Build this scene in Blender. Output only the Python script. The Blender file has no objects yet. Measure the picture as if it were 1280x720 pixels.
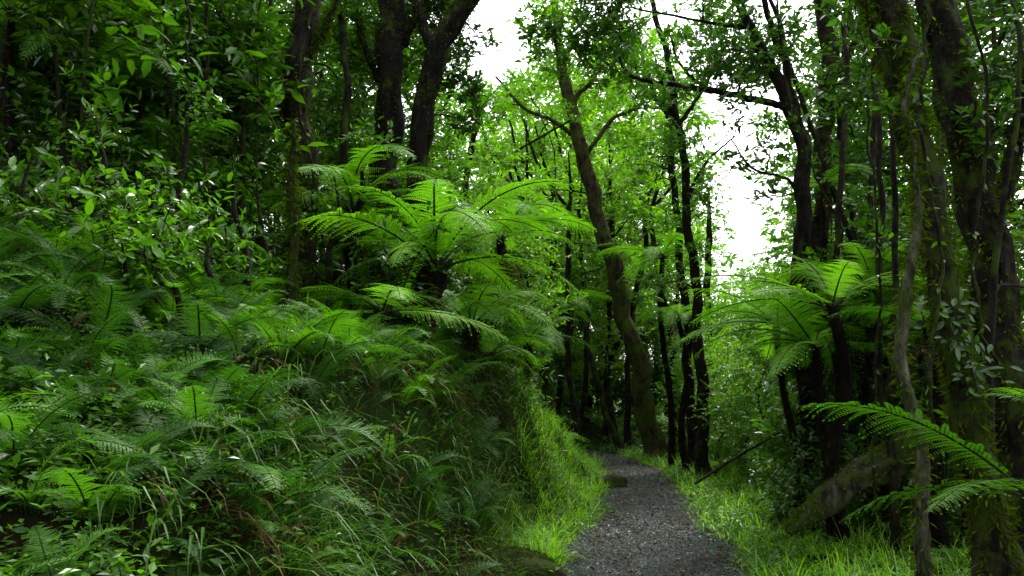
import bpy, bmesh, math, random
import numpy as np
from mathutils import Vector
random.seed(11); rng = np.random.default_rng(11)
S = bpy.context.scene; COL = S.collection
R = math.radians
# ------------------------------------------------------------------ camera
F = 1280*28/36; TP = 130/F; PIT = math.atan(TP); CZ = 1.4
cam = bpy.data.cameras.new('camera'); co = bpy.data.objects.new('camera', cam); COL.objects.link(co)
cam.lens = 28; cam.sensor_width = 36; cam.clip_end = 2000; cam.clip_start = .05
co.location = (0, 0, CZ); co.rotation_euler = (R(90)+PIT, 0, 0); S.camera = co
def at(px, py, D):
    u = (px-640)/F; v = (360-py)/F
    y = math.cos(PIT)-v*math.sin(PIT); z = math.sin(PIT)+v*math.cos(PIT)
    return np.array([u/y*D, D, CZ+z/y*D])
def proj(p):
    x, y, z = p[0], p[1], p[2]-CZ
    d = y*math.cos(PIT)+z*math.sin(PIT); v = -y*math.sin(PIT)+z*math.cos(PIT)
    return 640+F*x/d, 360-F*v/d
# ------------------------------------------------------------------ terrain
def sst(a): a = np.clip(a, 0, 1); return a*a*(3-2*a)
def nz(x, y, s=1.0):
    return (np.sin(x*2.1*s+y*1.3*s+.5)+np.sin(x*-1.7*s+y*2.9*s+2)+.6*np.sin(x*5.3*s+y*3.1*s+1)+.5*np.sin(x*3.7*s-y*6.1*s))/3.1
CY = [-40, -10, 0, 3, 6, 9, 12.7, 15.5, 17.5, 20, 24, 30, 40, 90]
CXs = [-6, -.6, .4, .66, .98, 1.48, 2.02, 2.15, 1.85, 1.0, -.9, -3.5, -7, -25]
_yy = np.linspace(-40, 90, 1301); _cx = np.interp(_yy, CY, CXs)
_k = np.hanning(31); _cx = np.convolve(np.pad(_cx, 15, mode='edge'), _k/_k.sum(), 'valid')
def cx(y): return np.interp(y, _yy, _cx)
def hw(y): return np.interp(y, [5, 7, 9, 13], [1.04, .96, .82, .74])+.06*np.sin(y*1.9)+.05*np.sin(y*4.3+1)
def ground(x, y):
    x = np.asarray(x, float); y = np.asarray(y, float)
    d = x-cx(y); tl = -d-hw(y); tr = d-hw(y)
    H = np.interp(y, [-5, 1, 3, 4.6, 8.5, 11, 14, 17, 22, 40], [.35, .5, 1.05, 1.6, 1.7, 1.25, .65, .45, .5, .8])
    face = sst((tl-.12+.12*nz(x*.0+1, y*1.5))/.75)
    z = H*face+.33*np.clip(tl-1.0, 0, 14)
    verge = np.interp(y, [6, 9, 12, 17], [0, .1, .18, .15])*sst(tl/.35)*(1-face)
    z = z+verge
    z = z+np.interp(y, [0, 8, 14, 17, 24], [.18, .15, .2, .4, .5])*sst(tr/1.6)-.10*np.clip(tr-5, 0, 25)
    off = sst(np.maximum(tl, tr)/.5)
    z = z+.11*nz(x, y, 1.1)*off+.05*nz(x, y, 3.7)*off*sst((40-np.abs(y))/30)
    return z
def gz(x, y): return float(ground(x, y))
# ------------------------------------------------------------------ mesh helpers
class MB:
    def __init__(s): s.v = []; s.n = 0; s.f = []
    def add(s, V, Fc, m=0):
        V = np.asarray(V, float).reshape(-1, 3); Fc = np.asarray(Fc, int)
        s.v.append(V); s.f.append((Fc+s.n, m)); s.n += len(V); return s
    def mesh(s, name, mats, smooth=False, origin=(0, 0, 0)):
        V = np.concatenate(s.v)-np.asarray(origin, float)
        me = bpy.data.meshes.new(name); me.vertices.add(len(V)); me.vertices.foreach_set('co', V.astype(np.float32).ravel())
        li = np.concatenate([f.ravel() for f, m in s.f]); tot = np.concatenate([np.full(len(f), f.shape[1]) for f, m in s.f])
        mi = np.concatenate([np.full(len(f), m) for f, m in s.f])
        st = np.concatenate([[0], np.cumsum(tot)[:-1]])
        me.loops.add(len(li)); me.loops.foreach_set('vertex_index', li.astype(np.int32))
        me.polygons.add(len(tot)); me.polygons.foreach_set('loop_start', st.astype(np.int32))
        for m in mats: me.materials.append(m)
        me.polygons.foreach_set('material_index', mi.astype(np.int32))
        me.polygons.foreach_set('use_smooth', np.full(len(tot), smooth))
        me.update(calc_edges=True); return me
def put(name, me, parent=None, loc=(0, 0, 0), rot=(0, 0, 0), sc=1):
    o = bpy.data.objects.new(name, me); COL.objects.link(o); o.location = loc; o.rotation_euler = rot; o.scale = (sc,)*3
    if parent: o.parent = parent
    return o
def tag(o, label=None, cat=None, group=None, kind=None):
    if label: o['label'] = label
    if cat: o['category'] = cat
    if group: o['group'] = group
    if kind: o['kind'] = kind
    return o
def thing(name, label, cat, loc, group=None, rotz=0, sc=1):
    return tag(put(name, None, None, tuple(loc), (0, 0, rotz), sc), label, cat, group)
def norm(a): return a/np.maximum(np.linalg.norm(a, axis=-1, keepdims=True), 1e-9)
def catmull(P, n=8):
    P = np.asarray(P, float)
    if len(P) < 3: return np.array([P[0]+(P[-1]-P[0])*t for t in np.linspace(0, 1, n)])
    Q = np.vstack([2*P[0]-P[1], P, 2*P[-1]-P[-2]]); out = []
    for i in range(1, len(Q)-2):
        for t in np.linspace(0, 1, n, endpoint=False):
            a, b, c, d = Q[i-1:i+3]
            out.append(.5*((2*b)+(-a+c)*t+(2*a-5*b+4*c-d)*t*t+(-a+3*b-3*c+d)*t**3))
    out.append(P[-1]); return np.array(out)
def tube(P, rad, sides=8, bump=0., seed=0):
    P = np.asarray(P, float); k = len(P); rad = np.broadcast_to(np.asarray(rad, float), (k,))
    T = norm(np.gradient(P, axis=0)); ref = np.array([.31, .9, .2]) if abs(T[0][1]) < .8 else np.array([1., .1, .2])
    A = norm(np.cross(T, ref)); B = np.cross(T, A)
    th = np.linspace(0, 2*math.pi, sides, endpoint=False)
    s = np.concatenate([[0], np.cumsum(np.linalg.norm(np.diff(P, axis=0), axis=1))])
    rr = rad[:, None]*np.ones((1, sides))
    if bump:
        g = np.random.default_rng(seed+5); N = 0
        for q in range(14):
            N = N+np.sin(th[None]*g.integers(1, 7)+s[:, None]*g.uniform(-1, 1)*1.6/max(.04, rad.mean())+g.uniform(0, 6.3))
        rr = rr*(1+bump*N/3.2)
    V = P[:, None]+rr[..., None]*(np.cos(th)[None, :, None]*A[:, None]+np.sin(th)[None, :, None]*B[:, None])
    i = np.arange(k-1)[:, None]*sides; j = np.arange(sides)[None]; j2 = (j+1) % sides
    Fc = np.stack([i+j, i+j2, i+sides+j2, i+sides+j], -1).reshape(-1, 4)
    return V.reshape(-1, 3), Fc
LO = (np.array([[0, 0, 0], [.45, -.21, .05], [1, 0, -.06], [.45, .21, .05]]), np.array([[0, 1, 2], [0, 2, 3]]))
def _hi(w=.2, droop=.16):
    xs = [0, .28, .62, 1]; hwid = [0, w*.9, w*.95, 0]
    V = [[x, 0, -droop*x*x] for x in xs]
    V += [[xs[i], s*hwid[i], -droop*xs[i]**2+.045] for s in (-1, 1) for i in (1, 2)]
    r1, r2, l1, l2 = 4, 5, 6, 7
    T = [[0, r1, 1], [1, r1, r2], [1, r2, 2], [2, r2, 3], [0, 1, l1], [1, l2, l1], [1, 2, l2], [2, 3, l2]]
    return np.array(V), np.array(T)
HI = _hi()
def inst(mb, tm, pos, dirs, ups, size, m=0):
    n = len(pos)
    if n == 0: return
    X = norm(dirs); Z = norm(ups-X*np.sum(ups*X, -1, keepdims=True)); Y = np.cross(Z, X)
    T, Fc = tm; size = np.broadcast_to(size, (n,))[:, None, None]
    V = pos[:, None]+size*(T[None, :, 0:1]*X[:, None]+T[None, :, 1:2]*Y[:, None]+T[None, :, 2:3]*Z[:, None])
    Fi = (Fc[None]+(np.arange(n)*len(T))[:, None, None]).reshape(-1, Fc.shape[1])
    mb.add(V, Fi, m)
def rv(n): return rng.normal(size=(n, 3))
UP = np.array([0, 0, 1.])
def twigs(mb, st, en, per, size, tm, mleaf=0, mtwig=1, tube_r=.004):
    n = len(st); a = norm(en-st); side = norm(np.cross(a, UP)+.25*rv(n))
    for j in range(per):
        t = .25+.75*j/max(1, per-1); last = j == per-1
        sg = 1 if j % 2 else -1
        d = a*.55+side*sg*.9+.3*rv(n)-UP*.12 if not last else a+.2*rv(n)
        p = st+(en-st)*t+.01*rv(n)
        inst(mb, tm, p, d, UP+.45*rv(n), size*rng.uniform(.6, 1.35, n), mleaf)
    if tube_r:
        b1 = side; b2 = np.cross(a, b1); r = tube_r
        ring = [np.cos(q)*b1+np.sin(q)*b2 for q in (0, 2.09, 4.19)]
        V = np.stack([st+r*q for q in ring]+[en], 1)
        Fc = np.array([[0, 1, 3], [1, 2, 3], [2, 0, 3]])
        mb.add(V.reshape(-1, 3), (Fc[None]+(np.arange(n)*4)[:, None, None]).reshape(-1, 3), mtwig)
def clump(mb, C, r, nleaf, size, tm, per=8):
    n = max(3, int(nleaf/per)); d = norm(rv(n)); rad = r*rng.uniform(.25, 1, n)**.6
    en = C+d*rad[:, None]*np.array([1.15, 1.15, .75]); out = norm(en-C+UP*.15+.5*rv(n)*r)
    st = en-out*np.minimum(.42, rad)[:, None]*rng.uniform(.6, 1, n)[:, None]
    twigs(mb, st, en, per, size*rng.uniform(.8, 1.25), tm)
    k = max(2, n//3); c0 = np.repeat(C[None], k, 0)
    a = norm(st[:k]-c0+1e-4); b1 = norm(np.cross(a, UP+.1)); b2 = np.cross(a, b1); r0 = .006
    V = np.stack([c0+r0*(np.cos(q)*b1+np.sin(q)*b2) for q in (0, 2.09, 4.19)]+[st[:k]], 1)
    Fc = np.array([[0, 1, 3], [1, 2, 3], [2, 0, 3]])
    mb.add(V.reshape(-1, 3), (Fc[None]+(np.arange(k)*4)[:, None, None]).reshape(-1, 3), 1)
# ------------------------------------------------------------------ materials
def newmat(name):
    m = bpy.data.materials.new(name); m.use_nodes = True; nt = m.node_tree
    return m, nt, nt.nodes, nt.links, nt.nodes['Principled BSDF'], nt.nodes['Material Output']
def leafmat(name, c1, c2, tr=.35, rough=.32, island=.65, tint=(1.65, 1.95, .45), gl=.05):
    m, nt, N, L, P, O = newmat(name); N.remove(P)
    g = N.new('ShaderNodeNewGeometry'); oi = N.new('ShaderNodeObjectInfo')
    a = N.new('ShaderNodeMath'); a.operation = 'MULTIPLY'; a.inputs[1].default_value = island; L.new(g.outputs['Random Per Island'], a.inputs[0])
    b = N.new('ShaderNodeMath'); b.operation = 'MULTIPLY_ADD'; b.inputs[1].default_value = 1-island; L.new(oi.outputs['Random'], b.inputs[0]); L.new(a.outputs[0], b.inputs[2])
    r = N.new('ShaderNodeValToRGB'); r.color_ramp.elements[0].color = (*c1, 1); r.color_ramp.elements[1].color = (*c2, 1); L.new(b.outputs[0], r.inputs[0])
    mid = r.color_ramp.elements.new(.6); mid.color = tuple((c1[i]*.6+c2[i]*.4)*(1.05, .95, .9)[i] for i in range(3))+(1,)
    df = N.new('ShaderNodeBsdfDiffuse'); L.new(r.outputs[0], df.inputs[0])
    mx = N.new('ShaderNodeMix'); mx.data_type = 'RGBA'; mx.blend_type = 'MULTIPLY'; mx.inputs[0].default_value = 1
    L.new(r.outputs[0], mx.inputs[6]); mx.inputs[7].default_value = (*tint, 1)
    t = N.new('ShaderNodeBsdfTranslucent'); L.new(mx.outputs[2], t.inputs[0])
    ms = N.new('ShaderNodeMixShader'); ms.inputs[0].default_value = tr
    L.new(df.outputs[0], ms.inputs[1]); L.new(t.outputs[0], ms.inputs[2])
    if not gl: L.new(ms.outputs[0], O.inputs[0]); return m
    gs = N.new('ShaderNodeBsdfGlossy'); gs.inputs['Roughness'].default_value = rough
    m2 = N.new('ShaderNodeMixShader'); m2.inputs[0].default_value = gl
    L.new(ms.outputs[0], m2.inputs[1]); L.new(gs.outputs[0], m2.inputs[2]); L.new(m2.outputs[0], O.inputs[0]); return m
def barkmat(name, dark, light, moss=(.034, .058, .005), mossamt=.5, zst=.35, sc=9):
    m, nt, N, L, P, O = newmat(name)
    tc = N.new('ShaderNodeTexCoord'); mp = N.new('ShaderNodeMapping'); mp.inputs['Scale'].default_value = (1, 1, zst); L.new(tc.outputs['Object'], mp.inputs[0])
    n1 = N.new('ShaderNodeTexNoise'); n1.inputs['Scale'].default_value = sc*1.6; n1.inputs['Detail'].default_value = 8; n1.inputs['Roughness'].default_value = .75; L.new(mp.outputs[0], n1.inputs[0])
    r = N.new('ShaderNodeValToRGB'); r.color_ramp.elements[0].position = .42; r.color_ramp.elements[1].position = .68
    r.color_ramp.elements[0].color = (*dark, 1); r.color_ramp.elements[1].color = (*light, 1); L.new(n1.outputs[0], r.inputs[0])
    n2 = N.new('ShaderNodeTexNoise'); n2.inputs['Scale'].default_value = 4.2; n2.inputs['Detail'].default_value = 7; n2.inputs['Roughness'].default_value = .72; L.new(tc.outputs['Object'], n2.inputs[0])
    r2 = N.new('ShaderNodeValToRGB'); e = .66-.3*mossamt; r2.color_ramp.elements[0].position = e-.04; r2.color_ramp.elements[1].position = e+.08; L.new(n2.outputs[0], r2.inputs[0])
    mc = N.new('ShaderNodeMix'); mc.data_type = 'RGBA'; L.new(n1.outputs[0], mc.inputs[0]); mc.inputs[6].default_value = (moss[0]*.3, moss[1]*.3, moss[2]*.3, 1); mc.inputs[7].default_value = (moss[0]*1.7, moss[1]*1.7, moss[2]*1.7, 1)
    mx = N.new('ShaderNodeMix'); mx.data_type = 'RGBA'; L.new(r2.outputs[0], mx.inputs[0]); L.new(r.outputs[0], mx.inputs[6]); L.new(mc.outputs[2], mx.inputs[7])
    L.new(mx.outputs[2], P.inputs['Base Color']); P.inputs['Roughness'].default_value = .85; P.inputs['Specular IOR Level'].default_value = .1
    bp = N.new('ShaderNodeBump'); bp.inputs['Strength'].default_value = 1; bp.inputs['Distance'].default_value = .06; L.new(n1.outputs[0], bp.inputs['Height']); L.new(bp.outputs[0], P.inputs['Normal'])
    return m
M = {}
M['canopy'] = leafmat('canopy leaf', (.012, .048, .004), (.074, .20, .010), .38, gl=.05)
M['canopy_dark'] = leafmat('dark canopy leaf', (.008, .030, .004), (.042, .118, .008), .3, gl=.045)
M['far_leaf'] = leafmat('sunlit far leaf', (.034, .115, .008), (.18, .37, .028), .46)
M['sapling'] = leafmat('sapling leaf', (.014, .058, .005), (.09, .23, .010), .38, .3, gl=.05)
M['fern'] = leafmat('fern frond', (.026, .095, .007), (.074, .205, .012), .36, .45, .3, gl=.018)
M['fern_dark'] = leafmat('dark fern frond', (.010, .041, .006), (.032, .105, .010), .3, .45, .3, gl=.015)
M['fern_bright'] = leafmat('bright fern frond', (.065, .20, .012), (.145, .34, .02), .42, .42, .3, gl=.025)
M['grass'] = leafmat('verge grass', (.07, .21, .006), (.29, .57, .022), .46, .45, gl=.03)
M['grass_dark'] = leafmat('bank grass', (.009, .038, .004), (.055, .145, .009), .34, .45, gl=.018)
M['dead'] = leafmat('dead leaf', (.03, .014, .006), (.14, .08, .028), .2, .7, .8, (1.2, 1., .7), .01)
M['herb'] = leafmat('low herb leaf', (.018, .068, .006), (.09, .24, .013), .35, gl=.03)
M['moss'] = leafmat('moss tuft', (.018, .036, .003), (.09, .15, .010), .2, .9, gl=.0)
M['stem'] = barkmat('green stem', (.016, .018, .006), (.04, .05, .015), mossamt=.3)
M['bark'] = barkmat('dark bark', (.004, .0035, .0025), (.034, .026, .018), mossamt=.42)
M['bark_black'] = barkmat('wet black bark', (.003, .0025, .002), (.020, .015, .011), mossamt=.32)
M['bark_mossy'] = barkmat('mossy bark', (.004, .0035, .0025), (.042, .032, .019), mossamt=.6)
M['bark_brown'] = barkmat('brown bark', (.010, .006, .003), (.07, .046, .024), mossamt=.58)
M['lichen'] = barkmat('lichen bark', (.014, .013, .009), (.19, .18, .135), mossamt=.46, sc=7)
M['log'] = barkmat('rotting log bark', (.010, .009, .006), (.12, .11, .08), mossamt=.62, sc=8)
M['fibre'] = barkmat('tree fern fibre', (.003, .002, .0015), (.020, .013, .007), mossamt=.25, zst=.15, sc=20)
M['stone'] = barkmat('stone', (.014, .013, .011), (.07, .064, .054), mossamt=.5, zst=1, sc=8)
def groundmat():
    m, nt, N, L, P, O = newmat('forest soil')
    tc = N.new('ShaderNodeTexCoord')
    n1 = N.new('ShaderNodeTexNoise'); n1.inputs['Scale'].default_value = 7; n1.inputs['Detail'].default_value = 9; n1.inputs['Roughness'].default_value = .7; L.new(tc.outputs['Object'], n1.inputs[0])
    r = N.new('ShaderNodeValToRGB'); c = r.color_ramp; c.elements[0].position = .3; c.elements[0].color = (.004, .003, .002, 1); c.elements[1].position = .75; c.elements[1].color = (.020, .014, .007, 1); L.new(n1.outputs[0], r.inputs[0])
    n2 = N.new('ShaderNodeTexNoise'); n2.inputs['Scale'].default_value = 1.6; n2.inputs['Detail'].default_value = 7; L.new(tc.outputs['Object'], n2.inputs[0])
    r2 = N.new('ShaderNodeValToRGB'); r2.color_ramp.elements[0].position = .35; r2.color_ramp.elements[1].position = .55; L.new(n2.outputs[0], r2.inputs[0])
    mx = N.new('ShaderNodeMix'); mx.data_type = 'RGBA'; L.new(r2.outputs[0], mx.inputs[0]); L.new(r.outputs[0], mx.inputs[6]); mx.inputs[7].default_value = (.011, .024, .003, 1)
    L.new(mx.outputs[2], P.inputs['Base Color']); P.inputs['Roughness'].default_value = .95; P.inputs['Specular IOR Level'].default_value = .05
    bp = N.new('ShaderNodeBump'); bp.inputs['Strength'].default_value = 1; bp.inputs['Distance'].default_value = .06; L.new(n1.outputs[0], bp.inputs['Height']); L.new(bp.outputs[0], P.inputs['Normal']); return m
def gravelmat(name, island):
    m, nt, N, L, P, O = newmat(name)
    r = N.new('ShaderNodeValToRGB'); c = r.color_ramp
    c.elements[0].color = (.005, .008, .0065, 1); c.elements[1].color = (.21, .245, .225, 1)
    e = c.elements.new(.5); e.color = (.020, .028, .025, 1); e = c.elements.new(.88); e.color = (.062, .078, .072, 1)
    tc = N.new('ShaderNodeTexCoord')
    if island:
        g = N.new('ShaderNodeNewGeometry'); L.new(g.outputs['Random Per Island'], r.inputs[0])
    else:
        v = N.new('ShaderNodeTexVoronoi'); v.inputs['Scale'].default_value = 60; L.new(tc.outputs['Object'], v.inputs['Vector'])
        sp = N.new('ShaderNodeSeparateColor'); L.new(v.outputs['Color'], sp.inputs[0])
        mu = N.new('ShaderNodeMath'); mu.operation = 'MULTIPLY'; mu.inputs[1].default_value = .7; L.new(sp.outputs[0], mu.inputs[0]); L.new(mu.outputs[0], r.inputs[0])
        bp = N.new('ShaderNodeBump'); bp.invert = True; bp.inputs['Strength'].default_value = 1; bp.inputs['Distance'].default_value = .02; L.new(v.outputs['Distance'], bp.inputs['Height']); L.new(bp.outputs[0], P.inputs['Normal'])
    n2 = N.new('ShaderNodeTexNoise'); n2.inputs['Scale'].default_value = 1.9; n2.inputs['Detail'].default_value = 6; L.new(tc.outputs['Object'], n2.inputs[0])
    r2 = N.new('ShaderNodeValToRGB'); r2.color_ramp.elements[0].position = .42; r2.color_ramp.elements[1].position = .64; r2.color_ramp.elements[1].color = (.75, .75, .75, 1); L.new(n2.outputs[0], r2.inputs[0])
    mx = N.new('ShaderNodeMix'); mx.data_type = 'RGBA'; L.new(r2.outputs[0], mx.inputs[0]); L.new(r.outputs[0], mx.inputs[6]); mx.inputs[7].default_value = (.013, .015, .009, 1)
    L.new(mx.outputs[2], P.inputs['Base Color']); P.inputs['Roughness'].default_value = .45; P.inputs['Specular IOR Level'].default_value = .2; return m
M['soil'] = groundmat(); M['gravel'] = gravelmat('gravel bed', False); M['pebble'] = gravelmat('gravel stones', True)
# ------------------------------------------------------------------ ground, path
def axis(lo, hi, step, far):
    a = list(np.arange(lo, hi, step)); s = step; x = lo
    pre = []
    while x > -far: s *= 1.25; x -= s; pre.append(x)
    s = step; x = a[-1]; post = []
    while x < far: s *= 1.25; x += s; post.append(x)
    return np.array(pre[::-1]+a+post)
def grid(xs, ys, zf):
    X, Y = np.meshgrid(xs, ys); Z = zf(X, Y); nx = len(xs)
    V = np.stack([X, Y, Z], -1).reshape(-1, 3)
    i = (np.arange(len(ys)-1)[:, None]*nx+np.arange(nx-1)[None]).ravel()
    return V, np.stack([i, i+1, i+nx+1, i+nx], -1)
mb = MB(); mb.add(*grid(axis(-6, 6, .09, 220), axis(-5, 22, .1, 260), ground))
tag(put('ground', mb.mesh('ground', [M['soil']], True)), 'dark forest floor rising into a steep bank on the left', 'ground', kind='structure')
ys = np.arange(-4, 34, .12); us = np.linspace(-1, 1, 15); U, Y = np.meshgrid(us, ys)
X = cx(Y)+U*(hw(Y)+.1); Z = ground(X, Y)+.012+.02*(1-U**2)-.012*np.abs(U)**6
i = (np.arange(len(ys)-1)[:, None]*15+np.arange(14)[None]).ravel()
mb = MB(); mb.add(np.stack([X, Y, Z], -1), np.stack([i, i+1, i+16, i+15], -1))
tag(put('path', mb.mesh('path', [M['gravel']], True)), 'grey gravel footpath curving away into the forest', 'path', kind='structure')
n = 46000; y = 4.6+14*rng.random(n)**1.5; u = np.clip(rng.normal(0, .55, n), -1.12, 1.12); x = cx(y)+u*(hw(y)+.03)
s = rng.uniform(.006, .014, n)*(1+.9*(rng.random(n) > .96)); p = np.stack([x, y, ground(x, y)+.030-.012*u*u], -1)
oct_ = (np.array([[1, 0, 0], [-.8, .3, 0], [0, 1.1, .1], [.2, -.9, 0], [.1, .1, .75], [0, 0, -.6]]), np.array([[0, 2, 4], [2, 1, 4], [1, 3, 4], [3, 0, 4], [2, 0, 5], [1, 2, 5], [3, 1, 5], [0, 3, 5]]))
mb = MB(); inst(mb, oct_, p, rv(n)*np.array([1, 1, .3]), UP+.5*rv(n), s)
tag(put('gravel', mb.mesh('gravel', [M['pebble']])), 'loose grey gravel stones scattered over the footpath', 'gravel', kind='stuff')
# ------------------------------------------------------------------ grass and ground cover (stuff)
def blades(mb, base, Ln, w, az, th0, k, segs=3, m=0):
    n = len(base); cur = base.copy(); side = np.stack([-np.sin(az), np.cos(az), 0*az], -1); rows = []
    for i in range(segs+1):
        ww = (w*(1-(i/segs)**1.5)/2)[:, None]
        if i < segs: rows += [cur-side*ww, cur+side*ww]
        else: rows.append(cur)
        th = th0+k*(i+.5)/segs; st = (Ln/segs)[:, None]
        cur = cur+st*np.stack([np.sin(th)*np.cos(az), np.sin(th)*np.sin(az), np.cos(th)], -1)
    V = np.stack(rows, 1); nv = 2*segs+1; T = []
    for i in range(segs-1): a = 2*i; T += [[a, a+1, a+3], [a, a+3, a+2]]
    T.append([2*segs-2, 2*segs-1, 2*segs]); T = np.array(T)
    mb.add(V.reshape(-1, 3), (T[None]+(np.arange(n)*nv)[:, None, None]).reshape(-1, 3), m)
def on(x, y, dz=0.): return np.stack([x, y, ground(x, y)+dz], -1)
def tufts(n, xy, spread, per):
    x, y = xy(n); n = len(x); sz = np.repeat(rng.uniform(.4, 1.3, n)**1.4, per)
    x = np.repeat(x, per)+rng.normal(0, spread, n*per); y = np.repeat(y, per)+rng.normal(0, spread, n*per); return x, y, sz
def patch(x, y, lim=-.25):
    k = nz(x*1.6+3, y*1.1, 1.5)+.5*nz(x, y, 4) > lim; return x[k], y[k]
mb = MB()
def vl(n):
    y = rng.uniform(6.4, 19, n); return patch(cx(y)-hw(y)-rng.beta(1.1, 1.6, n)*np.interp(y, [7, 10, 19], [.5, 1.1, 1.7])+.2, y, -.5)
x, y, sz = tufts(2400, vl, .06, 11); n = len(x)
blades(mb, on(x, y, -.02), rng.uniform(.10, .36, n)*sz, rng.uniform(.007, .013, n), rng.uniform(0, 6.28, n), rng.uniform(.05, .7, n), rng.uniform(.5, 2.4, n), 4)
def vr(n):
    y = 4.8+13*rng.random(n); return patch(cx(y)+hw(y)+rng.beta(1, 1.6, n)*np.interp(y, [5, 14, 18], [1.6, 2.0, 2.6])-.2, y, -.4)
x, y, sz = tufts(2700, vr, .07, 10); n = len(x)
blades(mb, on(x, y, -.02), rng.uniform(.08, .32, n)*sz, rng.uniform(.007, .012, n), rng.uniform(0, 6.28, n), rng.uniform(.05, .7, n), rng.uniform(.5, 2.4, n), 4)
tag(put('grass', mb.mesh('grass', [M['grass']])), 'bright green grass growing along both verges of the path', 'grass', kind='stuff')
mb = MB()
def vb(n):
    y = rng.uniform(2.6, 9.8, n); return cx(y)-hw(y)-rng.uniform(.02, 1.05, n), y
x, y, sz = tufts(760, vb, .035, 9); n = len(x); az = np.repeat(rng.normal(-.2, .8, n//9), 9)+rng.normal(0, .5, n)
blades(mb, on(x, y, -.02), rng.uniform(.18, .50, n)*sz, rng.uniform(.008, .016, n), az, rng.uniform(.1, .8, n), rng.uniform(1.2, 2.9, n), 5, 0)
x, y, sz = tufts(110, vb, .03, 10); n = len(x); az = np.repeat(rng.normal(-.2, .7, n//10), 10)+rng.normal(0, .4, n)
blades(mb, on(x, y, -.02), rng.uniform(.2, .45, n), rng.uniform(.006, .013, n), az, rng.uniform(.3, .9, n), rng.uniform(1.5, 2.6, n), 4, 1)
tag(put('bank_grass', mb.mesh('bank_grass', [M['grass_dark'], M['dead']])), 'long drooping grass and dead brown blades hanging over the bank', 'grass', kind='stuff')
mb = MB()
def rosette(x, y, per, size, dz=.02, m=0):
    b = np.repeat(on(x, y, dz), per, 0); n = len(b); h = rng.random(n)[:, None]
    b = b+.05*rv(n)*np.array([1, 1, 0])+UP*h*.09
    inst(mb, LO, b, rv(n)*np.array([1, 1, .3])+UP*.15, UP+.4*rv(n), size*rng.uniform(.5, 1.4, n), m)
def rb(n): y = rng.uniform(1.2, 13, n); return cx(y)-hw(y)-rng.uniform(.05, 4, n)**1.1, y
x, y = rb(6500); rosette(x, y, 6, .045)
y = rng.uniform(1.4, 4.2, 2800); x = cx(y)-hw(y)-rng.uniform(.1, 3, 2800); rosette(x, y, 7, .045)
def rr_(n): y = rng.uniform(4, 20, n); return cx(y)+hw(y)+rng.uniform(-.1, 4.5, n), y
x, y = rr_(5000); rosette(x, y, 6, .06)
y = rng.uniform(5, 18, 1500); x = cx(y)+rng.choice([-1, 1], 1500)*(hw(y)+rng.normal(.03, .14, 1500)); rosette(x, y, 7, .055, .04)
y = rng.uniform(7, 26, 2400); x = rng.uniform(-9, 0, 2400)+cx(y)-1; rosette(x, y, 6, .09)
y = rng.uniform(14, 32, 2500); x = rng.uniform(-2, 14, 2500); k_ = np.abs(x-cx(y)) > .9; rosette(x[k_], y[k_], 6, .1)
tag(put('ground_cover', mb.mesh('ground_cover', [M['herb']])), 'small leafy herbs and creepers covering the forest floor', 'ground cover', kind='stuff')
mb = MB(); n = 1900; y = 4.5+13*rng.random(n)**1.4; x = cx(y)+rng.choice([-1, 1], n)*hw(y)*rng.beta(1.4, 1, n)*1.2
inst(mb, LO, on(x, y, .05), rv(n)*np.array([1, 1, .15]), UP+.35*rv(n), rng.uniform(.03, .075, n))
y = rng.uniform(3, 12, 1500); x = cx(y)-hw(y)-rng.uniform(.05, 4, 1500); inst(mb, LO, on(x, y, .04), rv(1500), UP+.6*rv(1500), rng.uniform(.05, .13, 1500))
tag(put('leaf_litter', mb.mesh('leaf_litter', [M['dead']])), 'fallen brown leaves scattered on path edges and bank', 'leaf litter', kind='stuff')
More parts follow.
